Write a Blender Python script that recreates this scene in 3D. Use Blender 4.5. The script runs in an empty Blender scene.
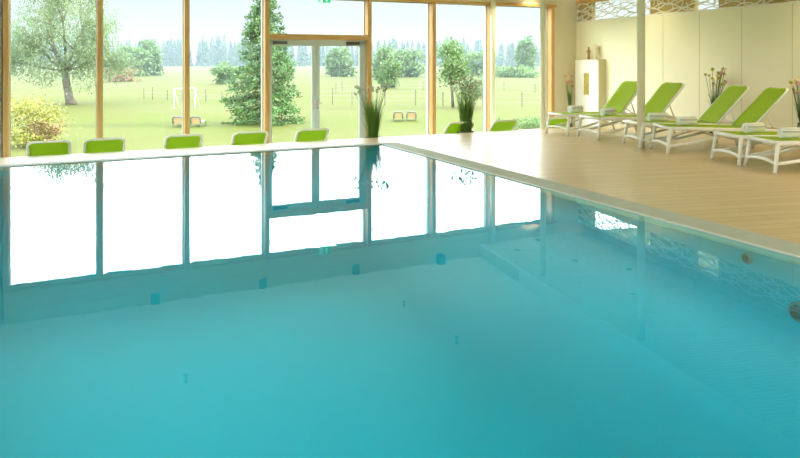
import bpy, bmesh, math, random
import numpy as np
from mathutils import Vector, Matrix
random.seed(7); rng = np.random.default_rng(7)
S = bpy.context.scene
COL = S.collection
PI = math.pi
F = 702.0; HZ = 57.5; CAM = 1.5

# ------------------------------------------------------------------ helpers
class MB:
    def __init__(s): s.v = []; s.f = []
    def add(s, vs, fs):
        b = len(s.v); s.v += [tuple(v) for v in vs]; s.f += [tuple(i + b for i in f) for f in fs]; return s
    def box(s, lo, hi, M=None):
        x0, y0, z0 = lo; x1, y1, z1 = hi
        vs = [(x0,y0,z0),(x1,y0,z0),(x1,y1,z0),(x0,y1,z0),(x0,y0,z1),(x1,y0,z1),(x1,y1,z1),(x0,y1,z1)]
        if M is not None: vs = [M @ Vector(v) for v in vs]
        return s.add(vs, [(0,3,2,1),(4,5,6,7),(0,1,5,4),(1,2,6,5),(2,3,7,6),(3,0,4,7)])
    def prism(s, poly, z0, z1):
        a = sum(poly[i][0]*poly[(i+1)%len(poly)][1]-poly[(i+1)%len(poly)][0]*poly[i][1] for i in range(len(poly)))
        if a < 0: poly = poly[::-1]
        n = len(poly)
        vs = [(p[0],p[1],z0) for p in poly] + [(p[0],p[1],z1) for p in poly]
        fs = [tuple(range(n-1,-1,-1)), tuple(range(n,2*n))] + [(i,(i+1)%n,(i+1)%n+n,i+n) for i in range(n)]
        return s.add(vs, fs)
    def tube(s, pts, r, n=8, cap=True, flat=None):
        """sweep along pts; r number or list; flat=(w,h) gives an oval bar"""
        pts = [Vector(p) for p in pts]; k = len(pts)
        rs = r if isinstance(r, (list, tuple)) else [r]*k
        vs = []; fs = []; pn = None
        for i, p in enumerate(pts):
            t = (pts[min(i+1,k-1)] - pts[max(i-1,0)]).normalized()
            if pn is None:
                up = Vector((0,0,1)) if abs(t.z) < .9 else Vector((1,0,0))
                pn = (up - t*up.dot(t)).normalized()
            else:
                pn = (pn - t*pn.dot(t)).normalized()
            b = t.cross(pn)
            for j in range(n):
                a = 2*PI*j/n + PI/n
                fw, fh = (flat if flat else (1,1))
                vs.append(p + (pn*math.cos(a)*fh + b*math.sin(a)*fw)*rs[i])
        for i in range(k-1):
            for j in range(n):
                fs.append((i*n+j, i*n+(j+1)%n, (i+1)*n+(j+1)%n, (i+1)*n+j))
        if cap: fs += [tuple(range(n-1,-1,-1)), tuple(range((k-1)*n, k*n))]
        return s.add(vs, fs)
    def lathe(s, prof, n=20, c=(0,0,0), M=None):
        vs = []; fs = []
        for r, z in prof:
            for j in range(n):
                a = 2*PI*j/n; v = Vector((c[0]+r*math.cos(a), c[1]+r*math.sin(a), c[2]+z))
                vs.append(M @ v if M is not None else v)
        for i in range(len(prof)-1):
            for j in range(n): fs.append((i*n+j, i*n+(j+1)%n, (i+1)*n+(j+1)%n, (i+1)*n+j))
        fs += [tuple(range(n-1,-1,-1)), tuple(range((len(prof)-1)*n, len(prof)*n))]
        return s.add(vs, fs)
    def ball(s, c, r, n=8, sc=(1,1,1)):
        m = n//2+1
        prof = [(max(1e-4, math.sin(PI*i/m)), -math.cos(PI*i/m)) for i in range(m+1)]
        M = Matrix.Translation(Vector(c)) @ Matrix.Diagonal((r*sc[0], r*sc[1], r*sc[2], 1))
        return s.lathe(prof, n, M=M)
    def build(s, name, mat, parent=None, smooth=False, bevel=0):
        me = bpy.data.meshes.new(name); me.from_pydata([tuple(v) for v in s.v], [], s.f); me.update()
        if smooth:
            me.polygons.foreach_set('use_smooth', [True]*len(me.polygons))
        o = bpy.data.objects.new(name, me); COL.objects.link(o)
        me.materials.append(mat)
        if parent is not None: o.parent = parent
        if bevel:
            m = o.modifiers.new('bevel', 'BEVEL'); m.width = bevel; m.segments = 2; m.limit_method = 'ANGLE'
        return o

def tag(o, label=None, cat=None, group=None, kind=None):
    if label: o['label'] = label
    if cat: o['category'] = cat
    if group: o['group'] = group
    if kind: o['kind'] = kind
    return o
def empty(name, loc=(0,0,0), rz=0, label=None, cat=None, group=None, kind=None):
    o = bpy.data.objects.new(name, None); COL.objects.link(o); o.empty_display_size = .1
    o.location = loc; o.rotation_euler = (0,0,rz)
    return tag(o, label, cat, group, kind)
def copy_tree(o, parent=None):
    c = o.copy(); COL.objects.link(c)
    if parent is not None: c.parent = parent
    for ch in list(o.children): copy_tree(ch, c)
    return c
def struct(o): o['kind'] = 'structure'; return o

# ------------------------------------------------------------------ materials
def mat(name, col, rough=.5, spec=.5, metal=0, noise=None, trans=0, emit=None, coat=0):
    m = bpy.data.materials.new(name); m.use_nodes = True; nt = m.node_tree
    b = nt.nodes['Principled BSDF']
    b.inputs['Base Color'].default_value = (*col, 1); b.inputs['Roughness'].default_value = rough
    b.inputs['Metallic'].default_value = metal; b.inputs['Specular IOR Level'].default_value = spec
    if coat: b.inputs['Coat Weight'].default_value = coat; b.inputs['Coat Roughness'].default_value = .15
    if noise:   # (scale, amount)
        tc = nt.nodes.new('ShaderNodeTexCoord'); n = nt.nodes.new('ShaderNodeTexNoise')
        n.inputs['Scale'].default_value = noise[0]; n.inputs['Detail'].default_value = 4
        nt.links.new(tc.outputs['Object'], n.inputs['Vector'])
        r = nt.nodes.new('ShaderNodeValToRGB'); k = noise[1]
        r.color_ramp.elements[0].color = (*[c*(1-k) for c in col],1); r.color_ramp.elements[1].color = (*[min(1,c*(1+k)) for c in col],1)
        r.color_ramp.elements[0].position = .3; r.color_ramp.elements[1].position = .7
        nt.links.new(n.outputs['Fac'], r.inputs['Fac']); nt.links.new(r.outputs['Color'], b.inputs['Base Color'])
    if emit:
        b.inputs['Emission Color'].default_value = (*emit[0],1); b.inputs['Emission Strength'].default_value = emit[1]
    if trans:
        out = nt.nodes['Material Output']; t = nt.nodes.new('ShaderNodeBsdfTranslucent'); mx = nt.nodes.new('ShaderNodeMixShader')
        t.inputs['Color'].default_value = (*col,1); mx.inputs[0].default_value = trans
        nt.links.new(b.outputs[0], mx.inputs[1]); nt.links.new(t.outputs[0], mx.inputs[2]); nt.links.new(mx.outputs[0], out.inputs[0])
    return m
def wood(name, c1, c2, rot=0, board=.14, rough=.4, length=2.4, gap=.004, spec=.5, coat=0):
    m = bpy.data.materials.new(name); m.use_nodes = True; nt = m.node_tree; b = nt.nodes['Principled BSDF']
    tc = nt.nodes.new('ShaderNodeTexCoord'); mp = nt.nodes.new('ShaderNodeMapping'); mp.inputs['Rotation'].default_value = (0,0,-rot)
    nt.links.new(tc.outputs['Object'], mp.inputs['Vector'])
    br = nt.nodes.new('ShaderNodeTexBrick'); br.inputs['Scale'].default_value = 1
    br.inputs['Brick Width'].default_value = length; br.inputs['Row Height'].default_value = board
    br.inputs['Mortar Size'].default_value = gap; br.inputs['Mortar Smooth'].default_value = .3
    br.inputs['Color1'].default_value = (*c1,1); br.inputs['Color2'].default_value = (*c2,1)
    br.inputs['Mortar'].default_value = (*[c*.45 for c in c1],1); br.inputs['Bias'].default_value = 0
    nt.links.new(mp.outputs[0], br.inputs['Vector'])
    mp2 = nt.nodes.new('ShaderNodeMapping'); mp2.inputs['Scale'].default_value = (1.2, 22, 22)
    nt.links.new(mp.outputs[0], mp2.inputs['Vector'])
    n = nt.nodes.new('ShaderNodeTexNoise'); n.inputs['Scale'].default_value = 1.5; n.inputs['Detail'].default_value = 5
    nt.links.new(mp2.outputs[0], n.inputs['Vector'])
    r = nt.nodes.new('ShaderNodeValToRGB'); r.color_ramp.elements[0].color = (.82,.8,.78,1); r.color_ramp.elements[1].color = (1.08,1.06,1.04,1)
    nt.links.new(n.outputs['Fac'], r.inputs['Fac'])
    mx = nt.nodes.new('ShaderNodeMix'); mx.data_type = 'RGBA'; mx.blend_type = 'MULTIPLY'; mx.inputs[0].default_value = 1
    nt.links.new(br.outputs['Color'], mx.inputs[6]); nt.links.new(r.outputs['Color'], mx.inputs[7])
    nt.links.new(mx.outputs[2], b.inputs['Base Color'])
    b.inputs['Roughness'].default_value = rough; b.inputs['Specular IOR Level'].default_value = spec
    if coat: b.inputs['Coat Weight'].default_value = coat; b.inputs['Coat Roughness'].default_value = .2
    return m
def timber(name, c1, c2, rough=.45, axis='Z'):
    m = bpy.data.materials.new(name); m.use_nodes = True; nt = m.node_tree; b = nt.nodes['Principled BSDF']
    tc = nt.nodes.new('ShaderNodeTexCoord'); mp = nt.nodes.new('ShaderNodeMapping')
    mp.inputs['Scale'].default_value = (14,14,.9) if axis == 'Z' else (.9,.9,16)
    nt.links.new(tc.outputs['Object'], mp.inputs['Vector'])
    n = nt.nodes.new('ShaderNodeTexNoise'); n.inputs['Scale'].default_value = 2; n.inputs['Detail'].default_value = 5
    nt.links.new(mp.outputs[0], n.inputs['Vector'])
    r = nt.nodes.new('ShaderNodeValToRGB'); r.color_ramp.elements[0].color = (*c1,1); r.color_ramp.elements[1].color = (*c2,1)
    r.color_ramp.elements[0].position = .3; r.color_ramp.elements[1].position = .7
    nt.links.new(n.outputs['Fac'], r.inputs['Fac']); nt.links.new(r.outputs['Color'], b.inputs['Base Color'])
    b.inputs['Roughness'].default_value = rough
    return m
def schlick(nt, f0):
    lw = nt.nodes.new('ShaderNodeLayerWeight'); lw.inputs['Blend'].default_value = .5
    p = nt.nodes.new('ShaderNodeMath'); p.operation = 'POWER'; p.inputs[1].default_value = 5
    nt.links.new(lw.outputs['Facing'], p.inputs[0])
    m = nt.nodes.new('ShaderNodeMath'); m.operation = 'MULTIPLY_ADD'; m.inputs[1].default_value = 1-f0; m.inputs[2].default_value = f0
    nt.links.new(p.outputs[0], m.inputs[0]); return m
def glass_mat():
    m = bpy.data.materials.new('window_glass'); m.use_nodes = True; nt = m.node_tree; nt.nodes.remove(nt.nodes['Principled BSDF'])
    out = nt.nodes['Material Output']; t = nt.nodes.new('ShaderNodeBsdfTransparent'); g = nt.nodes.new('ShaderNodeBsdfGlossy')
    t.inputs['Color'].default_value = (.95,.975,.965,1); g.inputs['Roughness'].default_value = 0
    lw = schlick(nt, .015)
    mx = nt.nodes.new('ShaderNodeMixShader'); nt.links.new(lw.outputs[0], mx.inputs[0])
    nt.links.new(t.outputs[0], mx.inputs[1]); nt.links.new(g.outputs[0], mx.inputs[2]); nt.links.new(mx.outputs[0], out.inputs[0])
    return m
def water_mat():
    m = bpy.data.materials.new('pool_water'); m.use_nodes = True; nt = m.node_tree; nt.nodes.remove(nt.nodes['Principled BSDF'])
    out = nt.nodes['Material Output']; t = nt.nodes.new('ShaderNodeBsdfTransparent'); g = nt.nodes.new('ShaderNodeBsdfGlossy')
    t.inputs['Color'].default_value = WATER_TINT; g.inputs['Roughness'].default_value = .0
    fr = schlick(nt, .02)
    tc = nt.nodes.new('ShaderNodeTexCoord'); n = nt.nodes.new('ShaderNodeTexNoise')
    n.inputs['Scale'].default_value = 5; n.inputs['Detail'].default_value = 2
    bp = nt.nodes.new('ShaderNodeBump'); bp.inputs['Strength'].default_value = .022; bp.inputs['Distance'].default_value = .01
    nt.links.new(tc.outputs['Object'], n.inputs['Vector']); nt.links.new(n.outputs['Fac'], bp.inputs['Height'])
    nt.links.new(bp.outputs[0], g.inputs['Normal'])
    mx = nt.nodes.new('ShaderNodeMixShader'); nt.links.new(fr.outputs[0], mx.inputs[0])
    nt.links.new(t.outputs[0], mx.inputs[1]); nt.links.new(g.outputs[0], mx.inputs[2]); nt.links.new(mx.outputs[0], out.inputs[0])
    return m

SKY_HI = 10.0; SUN_E = 12.0; EXPOSURE = 0.15
WATER_TINT = (.55, 1.0, 1.0, 1)
M_wall   = mat('white_plaster', (.86,.87,.86), .7, noise=(1.5,.02))
M_cream  = mat('cream_panel', (.85,.81,.61), .5, noise=(.8,.02))
M_beige  = mat('beige_plaster', (.74,.65,.44), .7, noise=(2,.03))
M_ceil   = mat('pale_ceiling', (.92,.92,.90), .7)
M_lowceil= wood('pale_slat_ceiling', (.70,.64,.50), (.74,.68,.54), rot=0.2, board=.1, rough=.5, gap=.006)
M_timber = timber('oiled_larch', (.50,.25,.075), (.66,.37,.13))
M_timberh= timber('oiled_larch_rail', (.50,.25,.075), (.66,.37,.13), axis='X')
M_slat   = timber('pale_boards', (.66,.55,.38), (.75,.65,.47), axis='X')
M_brown  = timber('brown_boards', (.52,.36,.12), (.66,.50,.22), axis='X')
M_alu    = mat('pale_aluminium', (.52,.55,.50), .4, metal=.2)
M_dark   = mat('dark_metal', (.09,.10,.10), .45)
M_steel  = mat('steel', (.6,.6,.6), .25, metal=1)
M_deck   = wood('deck_boards', (.60,.43,.23), (.66,.49,.28), rot=.22, board=.16, rough=.36, coat=.15)
M_cop    = mat('coping_tile', (.46,.46,.38), .8, .15, noise=(6,.05))
M_rim    = mat('pool_rim', (.62,.62,.55), .5, .3)
M_low    = mat('pale_floor', (.78,.76,.70), .5)
M_basin  = mat('turquoise_tile', (.0,.36,.48), .5, noise=(.5,.03))
M_glass  = glass_mat(); M_water = water_mat()
M_white  = mat('white_resin', (.84,.81,.72), .35)
M_green  = mat('lime_mesh', (.42,.60,.012), .6, trans=.42)
M_towel  = mat('white_terry', (.93,.91,.83), .9, noise=(60,.03))
M_stripe = mat('grey_border', (.16,.17,.14), .8)
M_blade  = mat('grass_blade', (.10,.20,.02), .5, trans=.3)
M_blade2 = mat('dark_blade', (.07,.13,.03), .5, trans=.2)
M_tuft   = mat('pale_tuft', (.62,.60,.50), .8, trans=.4)
M_flowy  = mat('yellow_green_bloom', (.42,.42,.06), .7)
M_flowp  = mat('pale_pink_bloom', (.66,.42,.33), .7)
M_floww  = mat('cream_bloom', (.75,.66,.42), .7)
M_floworange = mat('dried_brown_bloom', (.45,.22,.09), .7)
M_potd   = mat('anthracite_pot', (.12,.12,.12), .5)
M_vase   = mat('dark_green_vase', (.06,.08,.03), .3)
M_brass  = mat('aged_brass', (.60,.47,.14), .35, metal=.6, noise=(12,.2))
M_cab    = mat('cabinet_white', (.86,.83,.74), .45)
M_cabs   = mat('cabinet_shaded_side', (.55,.48,.28), .5)  # darker than the door: shade away from the windows put into the colour
M_figur  = mat('brown_carving', (.36,.20,.08), .5, noise=(20,.2))
M_bust   = mat('cream_stone', (.82,.74,.58), .6)
M_exitg  = mat('exit_green', (.0,.42,.17), .4, emit=((.0,.42,.17),.9))
M_exitw  = mat('exit_white', (.85,.9,.86), .4, emit=((.85,.95,.9),.8))
M_fit    = mat('underwater_rim', (.10,.20,.20), .5)
M_lens   = mat('dark_lens', (.10,.10,.10), .25)
M_leafw  = mat('willow_leaf', (.15,.20,.09), .6, trans=.35, noise=(.35,.25))
M_leafs  = mat('spruce_needle', (.065,.135,.03), .6, trans=.15, noise=(.6,.35))
M_leafg  = mat('green_leaf', (.10,.165,.045), .6, trans=.3, noise=(.4,.25))
M_leafy  = mat('yellowing_leaf', (.22,.205,.035), .6, trans=.35, noise=(.9,.35))
M_leafo  = mat('rusty_leaf', (.20,.115,.055), .6, trans=.3, noise=(.9,.3))
M_forest = mat('forest_needle', (.05,.085,.06), .7, noise=(.05,.3))
M_bark   = mat('bark', (.10,.085,.06), .9, noise=(3,.3))
M_rail   = mat('weathered_fence', (.09,.085,.06), .8)
M_wire   = mat('wire', (.3,.3,.28), .5)
M_goal   = mat('white_paint', (.75,.76,.76), .5)
M_teak   = mat('tan_mesh', (.40,.27,.13), .7)

# ------------------------------------------------------------------ plan of the room (metres; water level is z = 0, camera over the near end of the pool)
U = Vector((.9013,.4333,0)); N = Vector((-.4333,.9013,0))      # along the window wall / outwards
WD = Vector((.287,-.958,0)); WI = Vector((-.958,-.287,0))       # along the right wall towards us / into the room
W0 = Vector((-1.82,16.0,0))
def wt(x):
    r = (x-400)/F; return (16*r+1.82)/(.9013-.4333*r)
def wp(t, o=0, z=0): p = W0 + U*t + N*o; return Vector((p.x,p.y,z))
CORNER = wp(wt(576))
def rp(s, o=0, z=0): p = CORNER + WD*s + WI*o; return Vector((p.x,p.y,z))
def fl(x, y, z=0):
    Y = F*(CAM-z)/(y-HZ); return Vector(((x-400)/F*Y, Y, z))
def meet(p, d, q, e):
    den = d.x*e.y - d.y*e.x; t = ((q.x-p.x)*e.y - (q.y-p.y)*e.x)/den; return p + d*t
def frame(o, ex, ey=None, ez=Vector((0,0,1))):
    ey = ez.cross(ex) if ey is None else ey
    return Matrix(((ex.x,ey.x,ez.x,o.x),(ex.y,ey.y,ez.y,o.y),(ex.z,ey.z,ez.z,o.z),(0,0,0,1)))
LOW = -.83; ZC = 3.5; ZL = 3.2; HEAD = 2.9; SIDE = 2.467
WM = frame(W0, U, N)            # local x along windows, y outwards
RM = frame(CORNER, WD, -WI)     # local x along right wall, y outwards (away from the room)
TL = wt(4); TC = wt(576)
LW0 = wp(TL); LD = Vector((.06,-.998,0)).normalized()
YB = -2.6
def xy(p): return (p.x,p.y)
lb = meet(LW0, LD, Vector((0,YB,0)), Vector((1,0,0))); rb = meet(CORNER, WD, Vector((0,YB,0)), Vector((1,0,0)))

FR = Vector((-.31,12.1,0)); V = -N
FLc = FR - U*6.98; NR = FR + V*10.23; NL = FLc + V*10.23
cw = .36
cFL, cFR, cNR, cNL = FLc-U*cw+N*cw*.5, FR+U*cw+N*cw*.5, NR+U*cw+V*cw, NL-U*cw+V*cw
B0 = Vector((-1.444,12.67,0))
BL = meet(B0, U, LW0, LD); BR = meet(B0, U, CORNER, WD)

ntrim = [0]
def trim(mb, m, bevel=0, smooth=False):
    ntrim[0] += 1; return struct(mb.build('trim_%d' % ntrim[0], m, bevel=bevel, smooth=smooth))

# floors
mb = MB()
for poly in ([BL,BR,cFR,cFL],[BR,rb,cNR,cFR],[rb,lb,cNL,cNR],[lb,BL,cFL,cNL]): mb.prism([xy(p) for p in poly], -.22, 0)
struct(mb.build('floor_deck', M_deck))
mb = MB().prism([xy(BL), xy(BR), xy(CORNER), xy(LW0)], LOW-.2, LOW); struct(mb.build('floor_walkway', M_low))
mb = MB()
e = .02
for a,b,c,d in ((FLc,FR,cFR,cFL),(FR,NR,cNR,cFR),(NR,NL,cNL,cNR),(NL,FLc,cFL,cNL)): mb.prism([xy(a),xy(b),xy(c),xy(d)], -.05, .006)
trim(mb, M_cop)
mb = MB()
def lerp(a,b,t): return a+(b-a)*t
for a,b,c,d in ((FLc,FR,cFR,cFL),(FR,NR,cNR,cFR),(NR,NL,cNL,cNR),(NL,FLc,cFL,cNL)):
    mb.prism([xy(a),xy(b),xy(lerp(b,c,.09)),xy(lerp(a,d,.09))], -.03, .008)
trim(mb, M_rim)
# step riser between deck and the lower walkway
mb = MB().prism([xy(BL),xy(BR),xy(BR+V*.12),xy(BL+V*.12)], LOW, -.22); trim(mb, M_cop)

# pool basin and water
DEP = -1.35
DEP = -1.5; RC = 1.05
prof = [(0,-.05),(0,-.3),(0,DEP+RC)] + [(RC-RC*math.cos(k/14*PI/2), DEP+RC-RC*math.sin(k/14*PI/2)) for k in range(1,15)]
vs = []
for d,z in prof:
    for p,sx,sy in ((FLc,1,1),(FR,-1,1),(NR,-1,-1),(NL,1,-1)):
        q = p+U*(sx*d)+V*(sy*d); vs.append((q.x,q.y,z))
k = len(prof)
fs = [(i*4+j,(i+1)*4+j,(i+1)*4+(j+1)%4,i*4+(j+1)%4) for i in range(k-1) for j in range(4)] + [tuple((k-1)*4+j for j in (3,2,1,0))]
mb = MB().add(vs, [f[::-1] for f in fs])
basin = struct(mb.build('pool_basin', M_basin, smooth=True))
sol = basin.modifiers.new('shell','SOLIDIFY'); sol.thickness = .15; sol.offset = 1
mb = MB(); k = 1
mb.add([(p.x,p.y,-.004) for p in (NL,NR,FR,FLc)], [(0,1,2,3)])
tag(mb.build('pool_water', M_water), 'calm turquoise pool water mirroring the tall windows', 'water', kind='stuff')

# walls
H2 = ZC+.1
def added_glazing(p, q, name, solid0, n0, first):
    """wall from p to q (inside on its left), solid for the first stretch, then out-of-view bays of glass with posts, added for daylight"""
    L = (q-p).length; ex = (q-p).normalized(); M = frame(Vector((p.x,p.y,0)), ex)
    mb = MB().box((0,-.2,LOW-.2),(solid0,0,H2),M).box((solid0,-.2,LOW-.2),(L,0,.12),M).box((solid0,-.2,HEAD),(L,0,H2),M)
    n = round((L-solid0)/2.2); w = (L-solid0)/n
    for i in range(n+1): mb.box((solid0+i*w-.05,-.19,.12),(solid0+i*w+.05,-.01,HEAD),M)
    struct(mb.build(name, M_wall))
    for i in range(n): struct(MB().box((solid0+i*w+.05,-.11,.12),(solid0+(i+1)*w-.05,-.09,HEAD),M).build('window_%d' % (first+i), M_glass))  # unseen panes added to brighten the room with daylight
    return first+n
nw = added_glazing(LW0, lb, 'wall_left', 4.6, 0, 11)
nw = added_glazing(lb, rb, 'wall_back', .1, 0, nw)
rl = (rb-CORNER).length
mb = MB().box((-.0,0,LOW-.2),(rl,.16,SIDE),RM); struct(mb.build('wall_right', M_cream))
seams = MB()
for x in (645,663,699.5,741.8,792.5):
    r = (x-400)/F; s = (r*CORNER.y-CORNER.x)/(WD.x-r*WD.y)
    seams.box((s-.006,-.004,.0),(s+.006,.002,SIDE),RM)
trim(seams, mat('panel_joint', (.62,.58,.40), .6))
# clerestory zone above the cream panels, openings where daylight comes in
ops = [(.70,3.15),(4.63,5.33)]
mb = MB(); last = 0
for a,b in ops + [(rl,rl)]:
    mb.box((last,.06,SIDE),(a,.16,2.95),RM); last = b
mb.box((0,.06,2.95),(rl,.16,H2),RM)
struct(mb.build('wall_right_upper', M_brown))
for i,(a,b) in enumerate(ops):
    struct(MB().box((a,.10,SIDE),(b,.112,2.95),RM).build('window_%d' % (9+i), M_glass))
# solid piece of the window wall next to the corner
t8 = wt(553)
mb = MB().box((t8,-.02,LOW-.2),(TC+.2,.16,H2),WM); struct(mb.build('wall_window', M_beige))
# wave lattice in front of the clerestory
mb = MB()
for row in range(8):
    pts = []
    zc = SIDE+.03+row*.064; ph = row*1.9; n = 0
    s = .02
    while s < rl*.55:
        z = zc+.045*math.sin(s*7.5+ph)+.03*math.sin(s*3.1+ph*2.3); n += 1
        pts.append(RM @ Vector((s,.0,min(2.96,max(SIDE+.015,z))))); s += .07
    mb.tube(pts, .014, 4, flat=(.8,1.0))
s = .3; j = 0
while s < rl*.55:
    z0 = SIDE+.02+(j*37%60)/100*.45; mb.tube([RM@Vector((s,0,z0)), RM@Vector((s+.05,0,z0+.09)), RM@Vector((s-.02,0,min(2.96,z0+.17)))], .012, 4); s += .16; j += 1
trim(mb, M_cab)
trim(MB().box((0,-.02,2.955),(rl,.06,3.06),RM), M_timberh)
trim(MB().box((0,-.012,SIDE-.02),(rl,.06,SIDE+.012),RM), M_cab)

# ceilings
S0 = Vector((1.97,17.98,0)); sw = meet(S0, WD, W0, U); sb = meet(S0, WD, Vector((0,YB,0)), Vector((1,0,0)))
ex = Vector((2.2,0,0))  # unseen overhang past the right wall, added to keep the sun out
mb = MB().prism([xy(sw+N*.35), xy(CORNER+N*.35+ex), xy(rb+ex), xy(sb)], ZL, ZC+.3); struct(mb.build('ceiling_low', M_lowceil))
mb = MB().prism([xy(LW0+N*.35-U*.4), xy(sw+N*.35), xy(sb), xy(lb-U*.4)], ZC, ZC+.3); struct(mb.build('ceiling', M_ceil))
trim(MB().prism([xy(sw),xy(sb),xy(sb-Vector((.05,0,0))),xy(sw-Vector((.05,0,0)))],ZL-.03,ZC),M_wall)
ts = (sw-W0).dot(U)
mb = MB()
for i in range(3):
    mb.box((TL,-.16+.0*i,HEAD+i*.2),(ts-.01,.14,HEAD+i*.2+.192),WM)
trim(mb, M_slat)
trim(MB().box((ts,-.14,HEAD),(t8,.14,ZL),WM), M_slat)
trim(MB().box((TL,-.17,HEAD-.06),(t8,.12,HEAD),WM), M_timberh)

# window posts, glass
px = [6.5,99.5,186,265.5,367,431,488.5,549]
tp = [wt(x) for x in px]
hw = .05
for i,t in enumerate(tp):
    p = trim(MB().box((t-hw,-.17,LOW),(t+hw,.06,HEAD-.06),WM), M_timber, bevel=.004)
    MB().box((t-hw-.012,.06,LOW),(t+hw-.01,.15,HEAD-.06),WM).build('cover_strip', M_alu, p)
for i in range(7):
    a, b = tp[i]+hw, tp[i+1]-hw
    z0, z1 = LOW+.07, HEAD-.06
    if i == 3: z0 = 2.02
    w = struct(MB().box((a,.0,z0),(b,.02,z1),WM).build('window_%d' % (i+1), M_glass))
    g = MB()
    g.box((a,.025,z0),(a+.018,.06,z1),WM).box((b-.018,.025,z0),(b,.06,z1),WM).box((a,.025,z1-.02),(b,.06,z1),WM)
    if i != 3: g.box((a,-.02,LOW),(b,.06,LOW+.07),WM)
    g.build('window_frame', M_alu, w)
# door bay
a, b = tp[3]+hw, tp[4]-hw
d = struct(empty('door_1'))
MB().box((a,-.16,1.90),(b,.08,2.02),WM).build('lintel', M_timberh, d)
fr = MB().box((a,-.04,LOW),(a+.07,.06,1.90),WM).box((b-.13,-.04,LOW),(b,.06,1.90),WM).box((a,-.04,1.80),(b,.06,1.90),WM)
fr.build('door_frame', M_alu, d)
mid = (wt(315.5)); dz0, dz1 = LOW+.03, 1.80
for s,(l,r) in enumerate(((a+.07,mid-.005),(mid+.005,b-.13))):
    st = .085
    lf = MB().box((l,-.03,dz0),(l+st*(.25 if s==0 else 1),.03,dz1),WM).box((r-st*(1 if s==0 else .25),-.03,dz0),(r,.03,dz1),WM)
    lf.box((l,-.03,dz1-.04),(r,.03,dz1),WM).box((l,-.03,dz0),(r,.03,dz0+.15),WM)
    leaf = lf.build('door_leaf', M_alu, d)
    MB().box((l+.02,-.005,dz0+.15),(r-.02,.005,dz1-.04),WM).build('pane', M_glass, leaf)
    c0 = l+.03 if s==0 else r-.36
    MB().box((c0,-.07,dz1-.005),(c0+.33,-.031,dz1+.06),WM).build('door_closer', M_dark, leaf, bevel=.005)
    hx = r-.045 if s==0 else l+.045
    hz = 1.5-(104-HZ)/F*16.2
    h = MB().box((hx-.018,-.04,hz-.11),(hx+.018,-.03,hz+.11),WM)
    h.tube([WM@Vector((hx,-.035,hz+.04)),WM@Vector((hx,-.085,hz+.04)),WM@Vector((hx+(-.12 if s==0 else .12),-.085,hz+.035))],.011,8)
    h.build('door_handle', M_steel, leaf)

# exit sign under the window head
tx = wt(320.7); sg = empty('exit_sign', tuple(wp(tx,-.25,2.735)), math.atan2(U.y,U.x), 'green emergency exit sign hanging above the glass double door', 'sign')
MB().box((-.14,-.012,0),(.14,.012,.185)).build('sign_panel', M_exitg, sg)
pm = MB().box((-.132,-.016,.008),(-.045,-.0125,.177))
pm.build('pictogram_field', M_exitw, sg)
mn = MB()
def q2(pts): 
    n = len(pts); mn.add([(x,-.018,z) for x,z in pts]+[(x,-.0162,z) for x,z in pts], [tuple(range(n)),tuple(range(2*n-1,n-1,-1))]+[(i,i+n,(i+1)%n+n,(i+1)%n) for i in range(n)])
q2([(-.125,.015),(-.105,.015),(-.105,.165),(-.125,.165)])
q2([(-.088,.09),(-.066,.088),(-.062,.135),(-.082,.14)]); q2([(-.088,.09),(-.078,.088),(-.094,.03),(-.102,.034)]); q2([(-.078,.09),(-.066,.088),(-.055,.05),(-.064,.028),(-.07,.03),(-.066,.05)])
q2([(-.064,.13),(-.05,.108),(-.054,.104),(-.068,.12)]); q2([(-.082,.135),(-.098,.112),(-.093,.108),(-.078,.125)])
q2([(-.074+.011*math.cos(k*PI/4),.155+.011*math.sin(k*PI/4)) for k in range(8)])
mn.build('running_figure', M_exitg, sg)
mn = MB()
q2([(.03,.16),(.06,.16),(.06,.085),(.095,.085),(.045,.025),(-.005,.085),(.03,.085)])
mn.build('arrow', M_exitw, sg)
rods = MB().tube([(-.1,0,.185),(-.1,0,HEAD-.06-2.735)],.004,6).tube([(.1,0,.185),(.1,0,HEAD-.06-2.735)],.004,6)
# the sign hangs from the wooden head board
rods = MB().box((-.1,-.004,.185),(.1,.10,.193)); rods.build('bracket', M_alu, sg)

# columns
cols = [(543,275,LOW,ZL),(641,339,0,ZL),(493,244,LOW,ZL)]
for x,yr,z0,z1 in cols:
    Y = F*(ZL+CAM)/(yr-HZ); X = (x-400)/F*Y
    c = MB().lathe([(.066,z0),(.066,z1)],28,(X,Y,0)); o = trim(c, M_cream, smooth=False)
    o.data.polygons.foreach_set('use_smooth',[len(p.vertices)==4 for p in o.data.polygons])

# ------------------------------------------------------------------ ceiling fittings
lamp_lab = ['first cube lamp on the ceiling edge from the left wall end of the windows','second cube lamp on the ceiling edge counted from the left wall','cube lamp on the ceiling edge left of the door and exit sign','cube lamp on the ceiling edge nearest the exit sign','cube lamp on the ceiling edge nearest the lowered ceiling']
base = None
for i,(x,y) in enumerate(((37,317.5),(155,302.5),(262,286.5),(355,273.5),(440.8,263))):
    Y = F*(ZC+CAM)/(y-HZ); X = (x-400)/F*Y
    if base is None:
        o = empty('ceiling_lamp',(X,Y,ZC),math.atan2(U.y,U.x))
        MB().box((-.085,-.085,-.21),(.085,.085,-.0)).build('housing', M_dark, o, bevel=.006)
        MB().lathe([(.06,-.216),(.06,-.21)],16).build('lens', M_lens, o); base = o
    else: o = copy_tree(base)
    o.location = (X,Y,ZC); tag(o, lamp_lab[i], 'ceiling lamp', 'cube lamps along the window beam')
base = None
labs = ['round recessed spot in the slatted low ceiling nearest the windows','round recessed spot in the low ceiling left of the white cabinet','round recessed spot in the low ceiling above the loungers nearest the windows','round recessed spot in the low ceiling close to the cream wall','round recessed spot in the low ceiling above the third lounger']
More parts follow.
